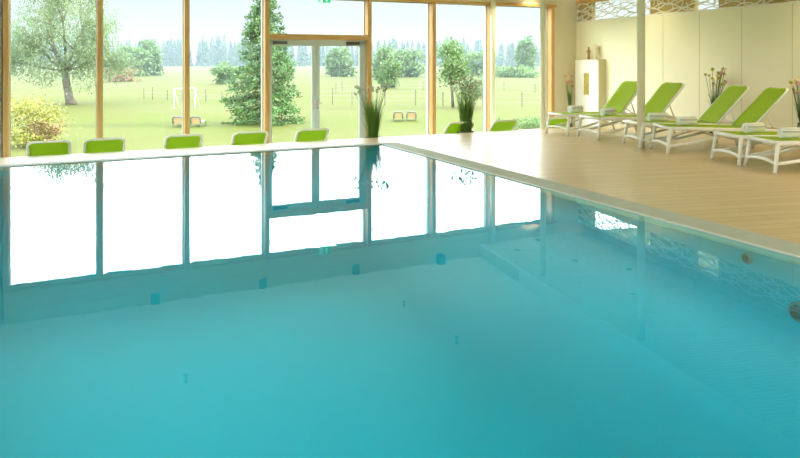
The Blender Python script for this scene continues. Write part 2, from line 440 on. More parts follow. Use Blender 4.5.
for i,(x,y) in enumerate(((537.5,239.8),(517.5,250),(575,260.7),(629,269),(633,293.5))):
    Y = F*(ZL+CAM)/(y-HZ); X = (x-400)/F*Y
    if base is None:
        o = empty('recessed_spot',(X,Y,ZL))
        MB().lathe([(.075,-.012),(.08,-.001)],20).build('ring', M_steel, o)
        MB().lathe([(.055,-.016),(.055,-.012)],20).build('lens', M_lens, o); base = o
    else: o = copy_tree(base)
    o.location = (X,Y,ZL); tag(o, labs[i], 'ceiling spot', 'recessed spots in the low ceiling')
base = None
labs = ['small dark nozzle on the pool ceiling nearest the windows','small dark nozzle on the pool ceiling beside the lowered part','small dark nozzle on the pool ceiling at the left']
for i,(x,y) in enumerate(((404,306),(456.5,343),(186,382))):
    Y = F*(ZC+CAM)/(y-HZ); X = (x-400)/F*Y
    if base is None:
        o = empty('ceiling_sprinkler',(X,Y,ZC))
        MB().lathe([(.04,-.01),(.04,0)],14).build('escutcheon', M_steel, o)
        MB().lathe([(.02,-.12),(.045,-.11),(.018,-.09),(.022,-.01)],12).build('nozzle', M_dark, o); base = o
    else: o = copy_tree(base)
    o.location = (X,Y,ZC); tag(o, labs[i], 'sprinkler', 'ceiling nozzles over the pool')
SPOT_W = 4.2
def spot_light(parent, z):
    l = bpy.data.lights.new('spot_lamp','SPOT'); l.energy = SPOT_W*10; l.color = (1,.88,.56); l.spot_size = 2.5; l.spot_blend = .8; l.shadow_soft_size = .06
    q = bpy.data.objects.new('spot_lamp', l); COL.objects.link(q); q.parent = parent; q.location = (0,0,z)
for o in [q for q in list(bpy.data.objects) if q.name.startswith('recessed_spot')]: spot_light(o, -.05)
first = [q for q in bpy.data.objects if q.name == 'recessed_spot'][0]
lowmb = MB(); pts = []
for i,(X,Y) in enumerate(((6.55,10.9),(7.0,9.3),(7.6,7.4),(6.2,6.0),(7.4,4.4))):  # further spots added out of view to warm the wall and deck
    o = copy_tree([q for q in bpy.data.objects if q.name == 'recessed_spot'][0])
    o.location = (X,Y,ZL)
    for ch in o.children:
        if ch.type == 'LIGHT': ch.data = ch.data.copy(); ch.data.energy = SPOT_W*22
    tag(o, 'added unseen spot in the low ceiling, warming the cream wall from nearer the viewer', 'ceiling spot', 'added fill spots of the nearer low ceiling')
# underwater fittings on the right pool wall
def poolwall(t, z): p = FR+V*t; return Vector((p.x,p.y,z))
FM = lambda o: frame(o, V, -U, Vector((0,0,1)))
for t,z,r,nm,lb_,ct in ((7.17,-.11,.045,'inlet_nozzle','small round inlet in the pool wall just under the deck edge','pool inlet'),(7.6,-.40,.075,'underwater_lamp','round dark lamp set in the pool wall at the right','pool lamp')):
    p = poolwall(t,z); o = empty(nm, tuple(p), 0, lb_, ct)
    R = Matrix(((0,0,-U.x,0),(0,0,-U.y,0),(0,1,0,0),(0,0,0,1)))
    R = Matrix(((V.x,0,-U.x,0),(V.y,0,-U.y,0),(0,1,0,0),(0,0,0,1)))
    MB().lathe([(r,0),(r,.02),(r*.75,.03)],20,M=R).build('rim', M_fit, o)
    MB().lathe([(r*.7,.0),(r*.7,.033)],20,M=R).build('lens', M_lens, o)

# ------------------------------------------------------------------ sun loungers
def bez(p0,p1,p2,n=8):
    p0,p1,p2 = Vector(p0),Vector(p1),Vector(p2)
    return [(1-t)**2*p0+2*t*(1-t)*p1+t*t*p2 for t in [i/n for i in range(n+1)]]
def make_lounger(ang):
    root = empty('sun_lounger')
    hx, hz, BLn = 1.30, .375, .87
    ca, sa = math.cos(ang), math.sin(ang)
    w = .30
    fr = MB()
    for s in (-1,1):
        L = hx+.66
        pts = [(0,s*w,.385),(.25,s*w,.383),(.7,s*w,.37),(hx,s*w,.355),(L,s*w,.335)]
        fr.tube(pts, .03, 8, flat=(.6,1.15))
    fr.tube([(0,-w-.017,.388),(0,w+.017,.388)], .03, 8, flat=(.9,.9))
    fr.tube([(hx+.66,-w,.335),(hx+.66,w,.335)], .022, 8)
    fr.tube([(.6,-w,.36),(.6,w,.36)], .016, 8)
    fr.build('frame', M_white, root, smooth=True)
    for s in (-1,1):   # front and rear legs
        MB().tube([(.01,s*(w-.0),.385),(-.02,s*(w+.012),.2),(-.05,s*(w+.03),.0)],[.03,.027,.024],8,flat=(.8,1)).build('leg', M_white, root, smooth=True)
        MB().tube([(1.56,s*w,.345),(1.61,s*(w+.012),.2),(1.67,s*(w+.03),.0)],[.03,.027,.024],8,flat=(.8,1)).build('leg', M_white, root, smooth=True)
        MB().tube(bez((-.03,s*(w+.02),.12),(.5,s*w,.15),(1.05,s*(w-.01),.345),10),.024,8,flat=(.55,1)).build('side_brace', M_white, root, smooth=True)
        MB().tube(bez((1.64,s*(w+.02),.12),(1.35,s*w,.16),(1.12,s*(w-.01),.345),10),.02,8,flat=(.55,1)).build('side_brace', M_white, root, smooth=True)
    MB().tube(bez((-.034,-w-.02,.12),(-.03,0,.19),(-.034,w+.02,.12),10),.024,8,flat=(.8,1)).build('stretcher', M_white, root, smooth=True)
    MB().tube(bez((1.64,-w-.02,.12),(1.63,0,.18),(1.64,w+.02,.12),10),.022,8,flat=(.8,1)).build('stretcher', M_white, root, smooth=True)
    def sling(name, pf, n, W, mat_, parent):
        vs=[];fs=[];m=8
        for side in (0,1):
            for i in range(n+1):
                for j in range(m+1):
                    u=i/n; v=j/m*2-1; p,nr=pf(u,v); q=p-nr*(.006*side); vs.append(q)
        k=(n+1)*(m+1)
        for i in range(n):
            for j in range(m):
                a=i*(m+1)+j; fs.append((a,a+1,a+m+2,a+m+1)); fs.append((k+a,k+a+m+1,k+a+m+2,k+a+1))
        for i in range(n):
            a=i*(m+1); fs.append((a,a+m+1,a+m+1+k,a+k)); a+=m; fs.append((a,a+k,a+m+1+k,a+m+1))
        for j in range(m):
            fs.append((j,j+k,j+1+k,j+1)); a=n*(m+1)+j; fs.append((a,a+1,a+1+k,a+k))
        return MB().add(vs,fs).build(name,mat_,parent,smooth=True)
    def seatf(u,v):
        x=.02+u*(hx-.03); z=.413-.03*u-.022*(1-v*v)*math.sin(PI*u); return Vector((x,v*(w-.004),z)),Vector((0,0,1))
    sling('seat', seatf, 14, w, M_green, root)
    # back: frame loop with rounded top corners, parent of its sling
    def bp(l, y, off=0): return Vector((hx+l*ca-off*sa, y, hz+l*sa+off*ca))
    lp=[bp(0,-w)]+[bp(BLn-.09,-w)]
    for k in range(1,7):
        a=k/6*PI/2; lp.append(bp(BLn-.09+.09*math.sin(a),-w+.09*(1-math.cos(a))))
    lp+= [Vector((p.x,-p.y,p.z)) for p in lp[::-1]]
    back = MB().tube(lp,.021,8,flat=(1.1,.9)).build('back_frame', M_white, root, smooth=True)
    def backf(u,v):
        l=.01+u*(BLn-.005); ww=w-.004
        if l>BLn-.09: ww=w-.09+math.sqrt(max(0,.09**2-(l-BLn+.09)**2))
        return bp(l,v*ww,.018-.03*(1-v*v)*math.sin(PI*u)),Vector((-sa,0,ca))
    sling('backrest', backf, 16, w, M_green, root)
    if ang>.2:
        for s in (-1,1):
            p=bp(.36,s*(w-.02)); st=MB().tube([p,(p.x+.12,s*(w-.02),.345)],.013,6)
            st.tube([bp(.16,s*(w-.02)),(p.x+.12,s*(w-.02),.35)],.011,6); st.build('back_support', M_white, root, smooth=True)
    return root
A0 = math.radians(46)
G1='loungers under the low ceiling'; G2='loungers on the walkway facing the windows'
protoA = make_lounger(A0)
deck = [ # foot-end middle px (x,y at floor), heading degrees
 ((559,134.6),25,False,'green lounger nearest the window corner, its back just left of the slim column'),
 ((590,138.5),19,False,'green lounger whose raised back stands just right of the slim column'),
 ((634.5,145.6),6,False,'green lounger, foot end behind the slim column and back by the flower vase'),
 ((662,150.9),2,False,'green lounger seen side-on, first foot end right of the slim column'),
 ((728,161.8),8,False,'second green lounger from the right edge, its back out of frame'),
 ((763,169.3),6,False,'green lounger at the right edge, nearest to the viewer')]
towel_lab = ['rolled white towel on the lounger nearest the window corner','rolled white towel in front of the white cabinet, second of the row','rolled white towel just right of the slim column','rolled white towel on the side-on lounger right of the column','rolled white towel on the second lounger from the right edge','rolled white towel on the lounger at the right edge']
tow0=None
usedA=False
for i,((x,y),deg,flat,lab) in enumerate(deck):
    p=fl(x,y); h=math.radians(deg)
    if not usedA: o=protoA; usedA=True
    else: o=copy_tree(protoA)
    o.location=p; o.rotation_euler=(0,0,h); tag(o,lab,'sun lounger',G1)
    if tow0 is None:
        t=empty('rolled_towel')
        prof=[]
        mb=MB(); n=44; L=.145; pts=[]
        for k in range(n+1):          # spiral roll
            a=k/n*2*PI*3.0; r=.03+.048*k/n; pts.append((math.cos(a+2.2)*r, math.sin(a+2.2)*r))
        vs=[];fs=[]
        for (cx,cz) in pts:
            r=math.hypot(cx,cz); q=(r-.012)/r
            for yy in (-L,L): vs.append((cx,yy,cz+.079))
            for yy in (-L,L): vs.append((cx*q,yy,cz*q+.079))
        for k in range(n):
            b=k*4; c=b+4
            fs+=[(b,c,c+1,b+1),(b+2,b+3,c+3,c+2),(b,b+2,c+2,c),(b+1,c+1,c+3,b+3)]
        fs+=[(0,1,3,2),(n*4,n*4+2,n*4+3,n*4+1)]
        mb.add(vs,fs).build('towel_roll',M_towel,t,smooth=True)
        MB().tube([(-.012,-.13,.079),(-.012,.13,.079)],.03,10).build('towel_core',M_towel,t,smooth=True)
        st=MB()
        for (a0,a1) in ((.15,.24),(.36,.41),(2.72,2.81),(2.93,2.98)):
            vs=[];fs=[]
            for k in range(5):
                a=a0+(a1-a0)*k/4
                for yy in (-L-.001,L+.001): vs.append((math.cos(a)*.0795,yy,.079+math.sin(a)*.0795))
            for k in range(4): fs.append((k*2,k*2+1,k*2+3,k*2+2))
            k=len(vs); vs2=[(vx*.97,vy,(vz-.079)*.97+.079) for vx,vy,vz in vs]
            fs=fs+[tuple(j+k for j in f[::-1]) for f in fs]
            st.add(vs+vs2,fs)
        st.build('border_stripe',M_stripe,t); tow0=t
    else: t=copy_tree(tow0)
    d=Vector((math.cos(h),math.sin(h),0))
    t.location=p+d*(.40)+Vector((0,0,.402)); t.rotation_euler=(0,0,h+PI/2+.12*math.sin(i*2.1)); tag(t,towel_lab[i],'towel','rolled towels on the deck loungers')
win=[(49,'leftmost green lounger back showing above the far pool edge'),(105,'second lounger back from the left, in front of a window post'),(184.5,'third lounger back from the left, in front of a window post'),(251.5,'lounger back just left of the post beside the glass door'),(314,'lounger back directly in front of the glass double door'),(462,'lounger behind the second grass plant by the windows'),(507,'lounger back right of the slim post column by the windows'),(561,'lounger by the windows seen under the lounger nearest the window corner')]
hdg=-N; hr=math.atan2(hdg.y,hdg.x)
L0=B0+N*.34
for x,lab in win:
    r=(x-400)/F; t=(L0.y*r-L0.x)/(U.x-U.y*r); top=L0+U*t
    o=copy_tree(protoA); p=top-hdg*1.90; o.location=(p.x,p.y,LOW); o.rotation_euler=(0,0,hr); tag(o,lab,'sun lounger',G2)

# ------------------------------------------------------------------ indoor plants
def blades(mb, n, h, spread, w=.012, base=.05, seed=1, droop=.5):
    r=random.Random(seed)
    for _ in range(n):
        a=r.uniform(0,2*PI); ln=h*r.uniform(.6,1); sp=spread*r.uniform(.15,1); b=base*r.uniform(0,1)
        x0,y0=b*math.cos(a),b*math.sin(a); ww=w*r.uniform(.6,1.2); px,py=-math.sin(a)*ww/2,math.cos(a)*ww/2
        vs=[];m=6
        for k in range(m+1):
            u=k/m; rr=sp*(u**1.8); z=ln*(u-droop*.35*(sp/spread)*u**3)
            c=(1-u)**.6 if u>.5 else 1
            cx,cy=x0+rr*math.cos(a),y0+rr*math.sin(a)
            vs+=[(cx-px*c,cy-py*c,z),(cx+px*c,cy+py*c,z)]
        mb.add(vs,[(2*k,2*k+1,2*k+3,2*k+2) for k in range(m)])
    return mb
def grass_pot(loc, lab, hgt, seed):
    o=empty('potted_grass',loc,seed,lab,'potted plant','tall grasses in planters by the windows')
    ph=-LOW-.02
    MB().lathe([(.13,0),(.15,.02),(.19,ph-.02),(.19,ph),(.165,ph),(.16,ph-.06)],24).build('pot',M_potd,o,smooth=False)
    g=blades(MB(),230,hgt*.93,.24,.016,.12,seed); g.v=[(x,y,z+ph-.06) for x,y,z in g.v]
    g.build('grass_blades',M_blade,o)
    r=random.Random(seed+5); st=MB(); fb=MB()
    for k in range(26):
        a=r.uniform(0,2*PI); sp=r.uniform(.06,.30); hh=hgt*r.uniform(.84,1.06)
        pts=[(.05*math.cos(a)+sp*math.cos(a)*u**1.8,.05*math.sin(a)+sp*math.sin(a)*u**1.8,ph-.06+hh*u) for u in (0,.35,.7,1)]
        st.tube(pts,.003,4)
        p=pts[-1]
        for j in range(7): fb.ball((p[0]+r.uniform(-.022,.022),p[1]+r.uniform(-.022,.022),p[2]+r.uniform(-.035,.03)),.013,6)
    st.build('flower_stems',M_blade,o); fb.build('flower_heads',M_tuft,o)
pp=B0+N*.26
def near(x, off):
    q=B0+N*off; r=(x-400)/F; t=(q.y*r-q.x)/(U.x-U.y*r); return q+U*t
p=near(373,.22); grass_pot((p.x,p.y,LOW),'tall grass plant with pale tufts right of the glass door',1.02,3)
p=near(466,.40); grass_pot((p.x,p.y,LOW),'tall grass plant with pale tufts beside the slim column',1.12,8)
def flower_vase(loc, lab, hv, hs, n, seed, blooms, spread=.16, nb=26):
    o=empty('flower_vase',loc,seed,lab,'flower vase','vases of dried flowers')
    MB().lathe([(.07,0),(.085,.02),(.075,hv*.5),(.06,hv-.02),(.068,hv),(.05,hv),(.045,hv-.05)],20).build('vase',M_vase,o,smooth=True)
    g=blades(MB(),nb,hs*.62,spread*.9,.022,.03,seed,.2); g.v=[(x,y,z+hv-.06) for x,y,z in g.v]; g.build('leaves',M_blade2,o)
    r=random.Random(seed)
    st=MB(); bl=[]
    for k in range(n):
        a=r.uniform(0,2*PI); sp=spread*r.uniform(.15,1.1); hh=hs*r.uniform(.66,1.0)
        pts=[(.02*math.cos(a)+sp*math.cos(a)*u**1.2,.02*math.sin(a)+sp*math.sin(a)*u**1.2,hv-.06+hh*u) for u in (0,.35,.7,1)]
        st.tube(pts,.0045,5); p=pts[-1]; w=k%len(blooms); rad=r.uniform(.02,.034)
        b=MB().ball(p,rad,8)
        for j in range(14):
            d=Vector((r.uniform(-1,1),r.uniform(-1,1),r.uniform(-1,1))).normalized()*rad*.85; b.ball(Vector(p)+d,rad*.38,5)
        bl.append((b,blooms[w]))
    st.build('stems',M_blade,o)
    for b,m in bl: b.build('bloom',m,o,smooth=True)
    return o
def on_wall(x, off):
    q=CORNER+WI*off; r=(x-400)/F; s=(r*q.y-q.x)/(WD.x-r*WD.y); return q+WD*s
p=on_wall(714,.28); flower_vase((p.x,p.y,0),'vase of yellow and pink flowers against the cream wall',.42,.92,26,21,[M_flowy,M_flowp,M_floww],.19)
p=on_wall(801.5,.25); flower_vase((p.x,p.y,0),'vase of flowers cut by the right edge of the view',.40,.80,22,34,[M_flowy,M_flowp,M_floww],.18)
p=wp(wt(556.5),-.55); flower_vase((p.x,p.y,LOW),'slender dried plant in the corner beside the orange window post',1.0,.92,9,51,[M_floworange],.11,60)

# ------------------------------------------------------------------ cabinet and what stands on it
cs0,cs1,cp=.34,1.44,.225
cm=frame(rp(cs0,0,LOW), WD, WI)
ctop=1.455-LOW
cab=empty('cabinet',(0,0,0),0,'tall white wall cabinet with a brass plate in the corner','cabinet')
cab.location=rp(cs0+.5,.11,LOW); inv=Matrix.Translation(-cab.location)
cmL=inv@cm
L=cs1-cs0
MB().box((0,.004,0),(L,cp-.02,ctop-.02),cmL).build('body',M_cabs,cab)
MB().box((.0,cp-.02,.02),(L-.004,cp,ctop-.02),cmL).build('door',M_cab,cab,bevel=.003)
MB().box((-.005,.004,ctop-.02),(L+.005,cp+.005,ctop),cmL).build('top',M_cabs,cab)
pl=MB().box((L*.40,cp,ctop-.92),(L*.62,cp+.012,ctop-.36),cmL); pl.build('brass_plate',M_brass,cab,bevel=.003)
# carved figurine
p=rp(.80,.10,1.455)
fg=empty('figurine',tuple(p),0,'small brown carved standing figurine on top of the cabinet','figurine')
MB().lathe([(.045,0),(.045,.02),(.03,.03),(.038,.06),(.032,.12),(.024,.17),(.034,.21),(.036,.235),(.018,.255),(.014,.265)],14).build('body',M_figur,fg,smooth=True)
MB().ball((0,0,.29),.028,10,(1,1,1.25)).build('head',M_figur,fg,smooth=True)
for s in (-1,1): MB().tube([(s*.034,0,.23),(s*.048,.004,.18),(s*.03,-.025,.15)],[.012,.01,.008],6).build('arm',M_figur,fg,smooth=True)
p=rp(1.13,.10,1.455)
bu=empty('head_sculpture',tuple(p),math.radians(-60),'cream head sculpture beside the brown figurine on the cabinet','sculpture')
MB().box((-.06,-.05,0),(.06,.05,.03)).build('plinth',M_bust,bu,bevel=.004)
hd=MB().lathe([(.055,.03),(.045,.06),(.043,.11),(.06,.14),(.078,.18),(.085,.23),(.08,.28),(.06,.325),(.02,.345)],18)
hd.v=[(x*.85,y*1.0,z) for x,y,z in hd.v]
hd.ball((0,-.085,.2),.016,8,(1,1.2,1.8)).ball((0,-.07,.165),.02,8,(1.2,.6,.5))
for s in (-1,1): hd.ball((s*.072,0,.205),.02,8,(.4,.8,1.3))
hd.build('head',M_bust,bu,smooth=True)
MB().lathe([(.086,.25),(.09,.28),(.072,.335),(.03,.362),(.005,.366)],18).build('hair',M_beige,bu,smooth=True)

# ------------------------------------------------------------------ outdoors
GZ=-2.75
def og(x,y):
    return fl(x,y,GZ)
gm=bpy.data.materials.new('meadow_grass'); gm.use_nodes=True; nt=gm.node_tree; b=nt.nodes['Principled BSDF']
tc=nt.nodes.new('ShaderNodeTexCoord'); n1=nt.nodes.new('ShaderNodeTexNoise'); n1.inputs['Scale'].default_value=.06; n1.inputs['Detail'].default_value=6
n2=nt.nodes.new('ShaderNodeTexNoise'); n2.inputs['Scale'].default_value=1.4; n2.inputs['Detail'].default_value=5
mpn=nt.nodes.new('ShaderNodeMapping'); mpn.inputs['Scale'].default_value=(.5,2.0,1)
nt.links.new(tc.outputs['Object'],mpn.inputs['Vector']); nt.links.new(mpn.outputs[0],n1.inputs['Vector']); nt.links.new(tc.outputs['Object'],n2.inputs['Vector'])
mm=nt.nodes.new('ShaderNodeMath'); mm.operation='MULTIPLY_ADD'; mm.inputs[1].default_value=.45; nt.links.new(n2.outputs['Fac'],mm.inputs[0]); nt.links.new(n1.outputs['Fac'],mm.inputs[2])
cr=nt.nodes.new('ShaderNodeValToRGB'); cr.color_ramp.elements[0].position=.52; cr.color_ramp.elements[1].position=.92
cr.color_ramp.elements[0].color=(.062,.068,.010,1); cr.color_ramp.elements[1].color=(.073,.070,.018,1)
nt.links.new(mm.outputs[0],cr.inputs['Fac']); nt.links.new(cr.outputs['Color'],b.inputs['Base Color']); b.inputs['Roughness'].default_value=.9; b.inputs['Specular IOR Level'].default_value=.1
mb=MB().add([(-900,14,GZ),(-60,-30,GZ),(60,-30,GZ),(900,14,GZ),(900,1400,GZ),(-900,1400,GZ)],[(0,1,2,3,4,5)])
# building plinth keeps the lawn outside
tag(mb.build('lawn',gm),'bright green lawn and meadow outside the windows','grass',kind='stuff')
trim(MB().prism([xy(LW0-U*.15),xy(CORNER+U*.15),xy(rb+Vector((.1,-.1,0))),xy(lb+Vector((-.1,-.1,0)))],GZ-.1,DEP-.3),M_wall)
trim(MB().prism([xy(LW0-U*.15+N*.15),xy(CORNER+U*.15+N*.15),xy(CORNER+U*.15-N*1.2),xy(LW0-U*.15-N*1.2)],GZ,LOW-.2),M_wall)

def leaf_mesh(name, pts, size, m, parent, aspect=.5, hang=False, jit=.3):
    n=len(pts); pts=np.asarray(pts,float)
    d=rng.normal(size=(n,3)); 
    if hang: d[:,2]-=1.4
    d/=np.linalg.norm(d,axis=1)[:,None]
    e=rng.normal(size=(n,3)); e-=d*(d*e).sum(1)[:,None]; e/=np.linalg.norm(e,axis=1)[:,None]
    s=size*(1+jit*rng.uniform(-1,1,size=(n,1))); a=d*s*.5; c=e*s*.5*aspect
    v=np.empty((n,4,3)); v[:,0]=pts-a; v[:,1]=pts+c; v[:,2]=pts+a; v[:,3]=pts-c
    me=bpy.data.meshes.new(name); me.vertices.add(4*n); me.vertices.foreach_set('co',v.reshape(-1))
    me.loops.add(4*n); me.loops.foreach_set('vertex_index',np.arange(4*n,dtype=np.int32))
    me.polygons.add(n); me.polygons.foreach_set('loop_start',np.arange(0,4*n,4,dtype=np.int32)); me.update(calc_edges=True)
    o=bpy.data.objects.new(name,me); COL.objects.link(o); me.materials.append(m); o.parent=parent; return o
def limb(mb, p, d, ln, r, depth, tips, rr, bend=.25):
    pts=[p]; k=5; dd=d.copy(); rs=[r]
    for i in range(k):
        dd=(dd+Vector((rr.uniform(-1,1),rr.uniform(-1,1),rr.uniform(-.5,.8)))*bend*.5).normalized(); pts.append(pts[-1]+dd*ln/k); rs.append(r*(1-.5*(i+1)/k))
    mb.tube(pts,rs,6 if r>.06 else 4)
    if depth==0 or depth==1: tips+=[pts[-1],pts[-2],pts[-3]]
    if depth==0: return
    for j in range(3 if depth>1 else 4):
        q=pts[rr.choice((2,3,4,5))]
        nd=(dd+Vector((rr.uniform(-1,1),rr.uniform(-1,1),rr.uniform(-.5,.5)))*.9).normalized()
        limb(mb,q,nd,ln*rr.uniform(.55,.8),r*.5,depth-1,tips,rr,bend)
def broadleaf(loc, H, W, lab, m, name='tree', n=5000, leaf=.2, low=.2, seed=1, cat='tree', group=None, dense=26, trunk_r=None, lean=0):
    """crown of leaf clumps in an egg of width W, resting on a branching trunk"""
    rr=random.Random(seed); o=empty(name,tuple(loc),0,lab,cat,group)
    tr=MB(); r0=trunk_r or H*.025; hb=H*low
    pts=[Vector((0,0,0)),Vector((lean*.4,0,hb*.6)),Vector((lean,0,hb*1.3))]; tr.tube(pts,[r0*1.25,r0,r0*.85],9)
    cl=[]
    for k in range(dense):
        while True:
            v=Vector((rr.uniform(-1,1),rr.uniform(-1,1),rr.uniform(-1,1)))
            if .25<v.length<1: break
        vz=v.z if (low>.08 or k%4) else -.85; c=Vector((v.x*W*.42+lean,v.y*W*.42,hb+(H-hb)*(.5+.44*vz))); cl.append(c)
        if k<12: 
            midp=(pts[-1]+c)*.5+Vector((0,0,-.05*H)); tr.tube([pts[-1],midp,c],[r0*.45,r0*.28,r0*.1],5)
    tr.build('trunk',M_bark,o,smooth=True)
    P=[]
    per=max(8,n//dense)
    for c in cl:
        g=rng.normal(size=(per,3))*np.array([W*.115,W*.115,(H-hb)*.085]); P.append(g+np.array(c))
    P=np.concatenate(P); P[:,2]=np.maximum(P[:,2],.08)
    leaf_mesh('foliage',P,leaf,m,o,.55)
    return o
# big willow on the lawn
wl=og(72,104.5); wl=Vector(wl)
o=empty('willow_tree',tuple(wl),0,'large feathery willow tree on the lawn at the left','tree')
rr=random.Random(11); tr=MB(); tips=[]
base=[Vector((0,0,-.05)),Vector((-.25,0,.6)),Vector((-.5,0,1.9)),Vector((-.65,0,3.0))]
tr.tube(base,[.55,.37,.33,.30],10)
for dx,dy,dz,ln in ((-.9,.1,.7,4.2),(-.25,-.3,1,5.6),(.25,.3,1,5.8),(.85,0,.75,4.6),(-.6,.5,.9,4.6),(.5,-.5,.9,4.8),(-1,-.2,.25,3.9),(1,.1,.3,3.8),(0,0,1,6.4)):
    limb(tr,base[-1]+Vector((dx*.15,dy*.15,0)),Vector((dx,dy,dz)).normalized(),ln*.85,.13,2,tips,rr)
tr.build('trunk',M_bark,o,smooth=True)
P=[]
for q in tips:
    q=np.array(q); k=44
    strand=rng.normal(size=(k,3))*np.array([.38,.38,.3])+q; strand[:,2]-=np.abs(rng.normal(size=k))*.6; P.append(strand)
for k in range(300):   # outer curtain
    a=rr.uniform(0,2*PI); ph=rr.uniform(-.75,1); rad=5.0*math.sqrt(max(.0,1-(max(ph,-.1))**2*.85))*rr.uniform(.55,1.0)*(1 if ph>-.4 else .8)
    c=np.array([-.9+rad*math.cos(a),rad*.9*math.sin(a),6.2+ph*4.9]); 
    P.append(rng.normal(size=(34,3))*np.array([.36,.36,.42])+c)
for (x0,x1,z0,z1,k) in ((.5,2.6,1.4,4.4,34),(-2.9,-.9,2.0,4.6,26),(-5.8,-3.8,2.6,5.8,30),(2.0,4.4,2.6,6.0,30),(-1.2,1.0,3.6,6.0,18)):
    for j in range(k):
        P.append(rng.normal(size=(30,3))*np.array([.34,.34,.4])+np.array([rr.uniform(x0,x1),rr.uniform(-2,2),rr.uniform(z0,z1)]))
P=np.concatenate(P); P=P[P[:,2]>.9]
leaf_mesh('foliage',P,.24,M_leafw,o,.32,hang=True)
# spruce
sp=og(264,123.5); o=empty('spruce_tree',tuple(sp),0,'tall green spruce standing outside in front of the glass door','tree')
H=9.7; tr=MB(); tr.tube([(0,0,-.05),(0,0,H*.55),(0,0,H-.2)],[.24,.13,.02],8); P=[]
z=.25
rr=random.Random(4)
while z<H-.1:
    u=z/H; R=3.05*(1-u)**.75*(.82+.18*min(1,z/1.2))
    nb=int(5+6*(1-u))
    for k in range(nb):
        a=rr.uniform(0,2*PI); ln=R*rr.uniform(.72,1.1); up=.30*ln*rr.uniform(.3,1); 
        e=Vector((ln*math.cos(a),ln*math.sin(a),z-.22*ln+up*.35)); m_=Vector((ln*.55*math.cos(a),ln*.55*math.sin(a),z-.16*ln))
        tr.tube([(0,0,z),m_,e],[.035*(1-u)+.008,.02*(1-u)+.005,.005],4)
        q=int(24+64*ln/3)
        for j in range(q):
            w=(j+1)/q; w=w**.7; c=(Vector((0,0,z))*(1-w)**2+m_*2*w*(1-w)+e*w*w); sd=.30*(1.1-w*.75)
            P.append((c.x+rr.gauss(0,sd*.55),c.y+rr.gauss(0,sd*.55),max(.05,c.z+rr.gauss(-.08,.10))))
    z+=.17+.12*(1-u)
tr.build('trunk',M_bark,o); leaf_mesh('foliage',P,.24,M_leafs,o,.34)
# bushes and middle-distance trees
broadleaf(og(30,146),2.55,3.4,'yellowing bush growing outside the leftmost window',M_leafy,'bush',2600,.16,.05,3,'bush',dense=30,trunk_r=.03)
broadleaf(og(45,147),1.5,1.5,'small rusty bush beside the yellowing bush',M_leafo,'bush',900,.13,.05,5,'bush',dense=14,trunk_r=.02)
broadleaf(og(134,76),6.6,8.5,'left one of two rounded green trees in the far meadow',M_leafg,'tree',4200,.8,.02,6,dense=40)
broadleaf(og(148,75.5),7.9,5.6,'right taller one of two rounded green trees in the far meadow',M_leafg,'tree',4200,.8,.02,7,dense=40)
broadleaf(og(122,81.5),2.6,6,'low rusty bush in the meadow near the rounded trees',M_leafo,'bush',1500,.5,.03,9,'bush',dense=24,trunk_r=.08)
broadleaf(og(225,84),3.6,4,'rounded bush in the meadow left of the spruce',M_leafg,'bush',1800,.45,.03,10,'bush',dense=24,trunk_r=.1)
broadleaf(og(341,76.5),6.2,6,'rounded green tree seen through the right door leaf',M_leafg,'tree',4000,.8,.04,12,dense=36)
broadleaf(og(390,88),4.2,3.2,'bright green tree outside right of the glass door',M_leafg,'tree',2600,.36,.05,13,dense=26)
broadleaf(og(384,80),7.4,4.6,'taller pale tree behind the bright green tree right of the door',M_leafg,'tree',2600,.5,.05,14,dense=26)
broadleaf(og(453,107.5),5.6,3.5,'slim green tree with bare trunk outside the window left of the column',M_leafg,'tree',2300,.26,.28,15,dense=24,trunk_r=.11,lean=-.15)
broadleaf(og(472,108),3.4,2.7,'leafy shrub beside the slim tree outside',M_leafw,'bush',1400,.22,.1,16,'bush',dense=20,trunk_r=.04)
broadleaf(og(402,77),6.3,9,'wide pale tree in front of the forest right of the door',M_leafg,'tree',2600,.8,.03,17,dense=26)
broadleaf(og(474,76),6,10,'wide pale tree in front of the forest left of the column',M_leafg,'tree',2600,.8,.03,18,dense=26)
broadleaf(og(527,75),9,5.5,'tall lone tree rising above the distant forest at the right',M_leafg,'tree',2400,.9,.1,19,dense=26)
broadleaf(og(515,77),2.6,11,'low wide shrub in front of the forest at the right',M_leafg,'bush',1800,.7,.03,22,'bush',dense=26)
for i,(x,y,w,lab) in enumerate(((505,129,1.6,'low leafy weeds outside the window right of the column'),(522,128,1.8,'low leafy weeds in the middle of the right window'),(540,127,1.6,'low leafy weeds beside the orange corner post'))):
    broadleaf(og(x,y),.75,w*1.4,lab,M_leafg,'weed_bush',700,.12,.05,40+i,'weeds','low weeds outside the right window',dense=14,trunk_r=.012)
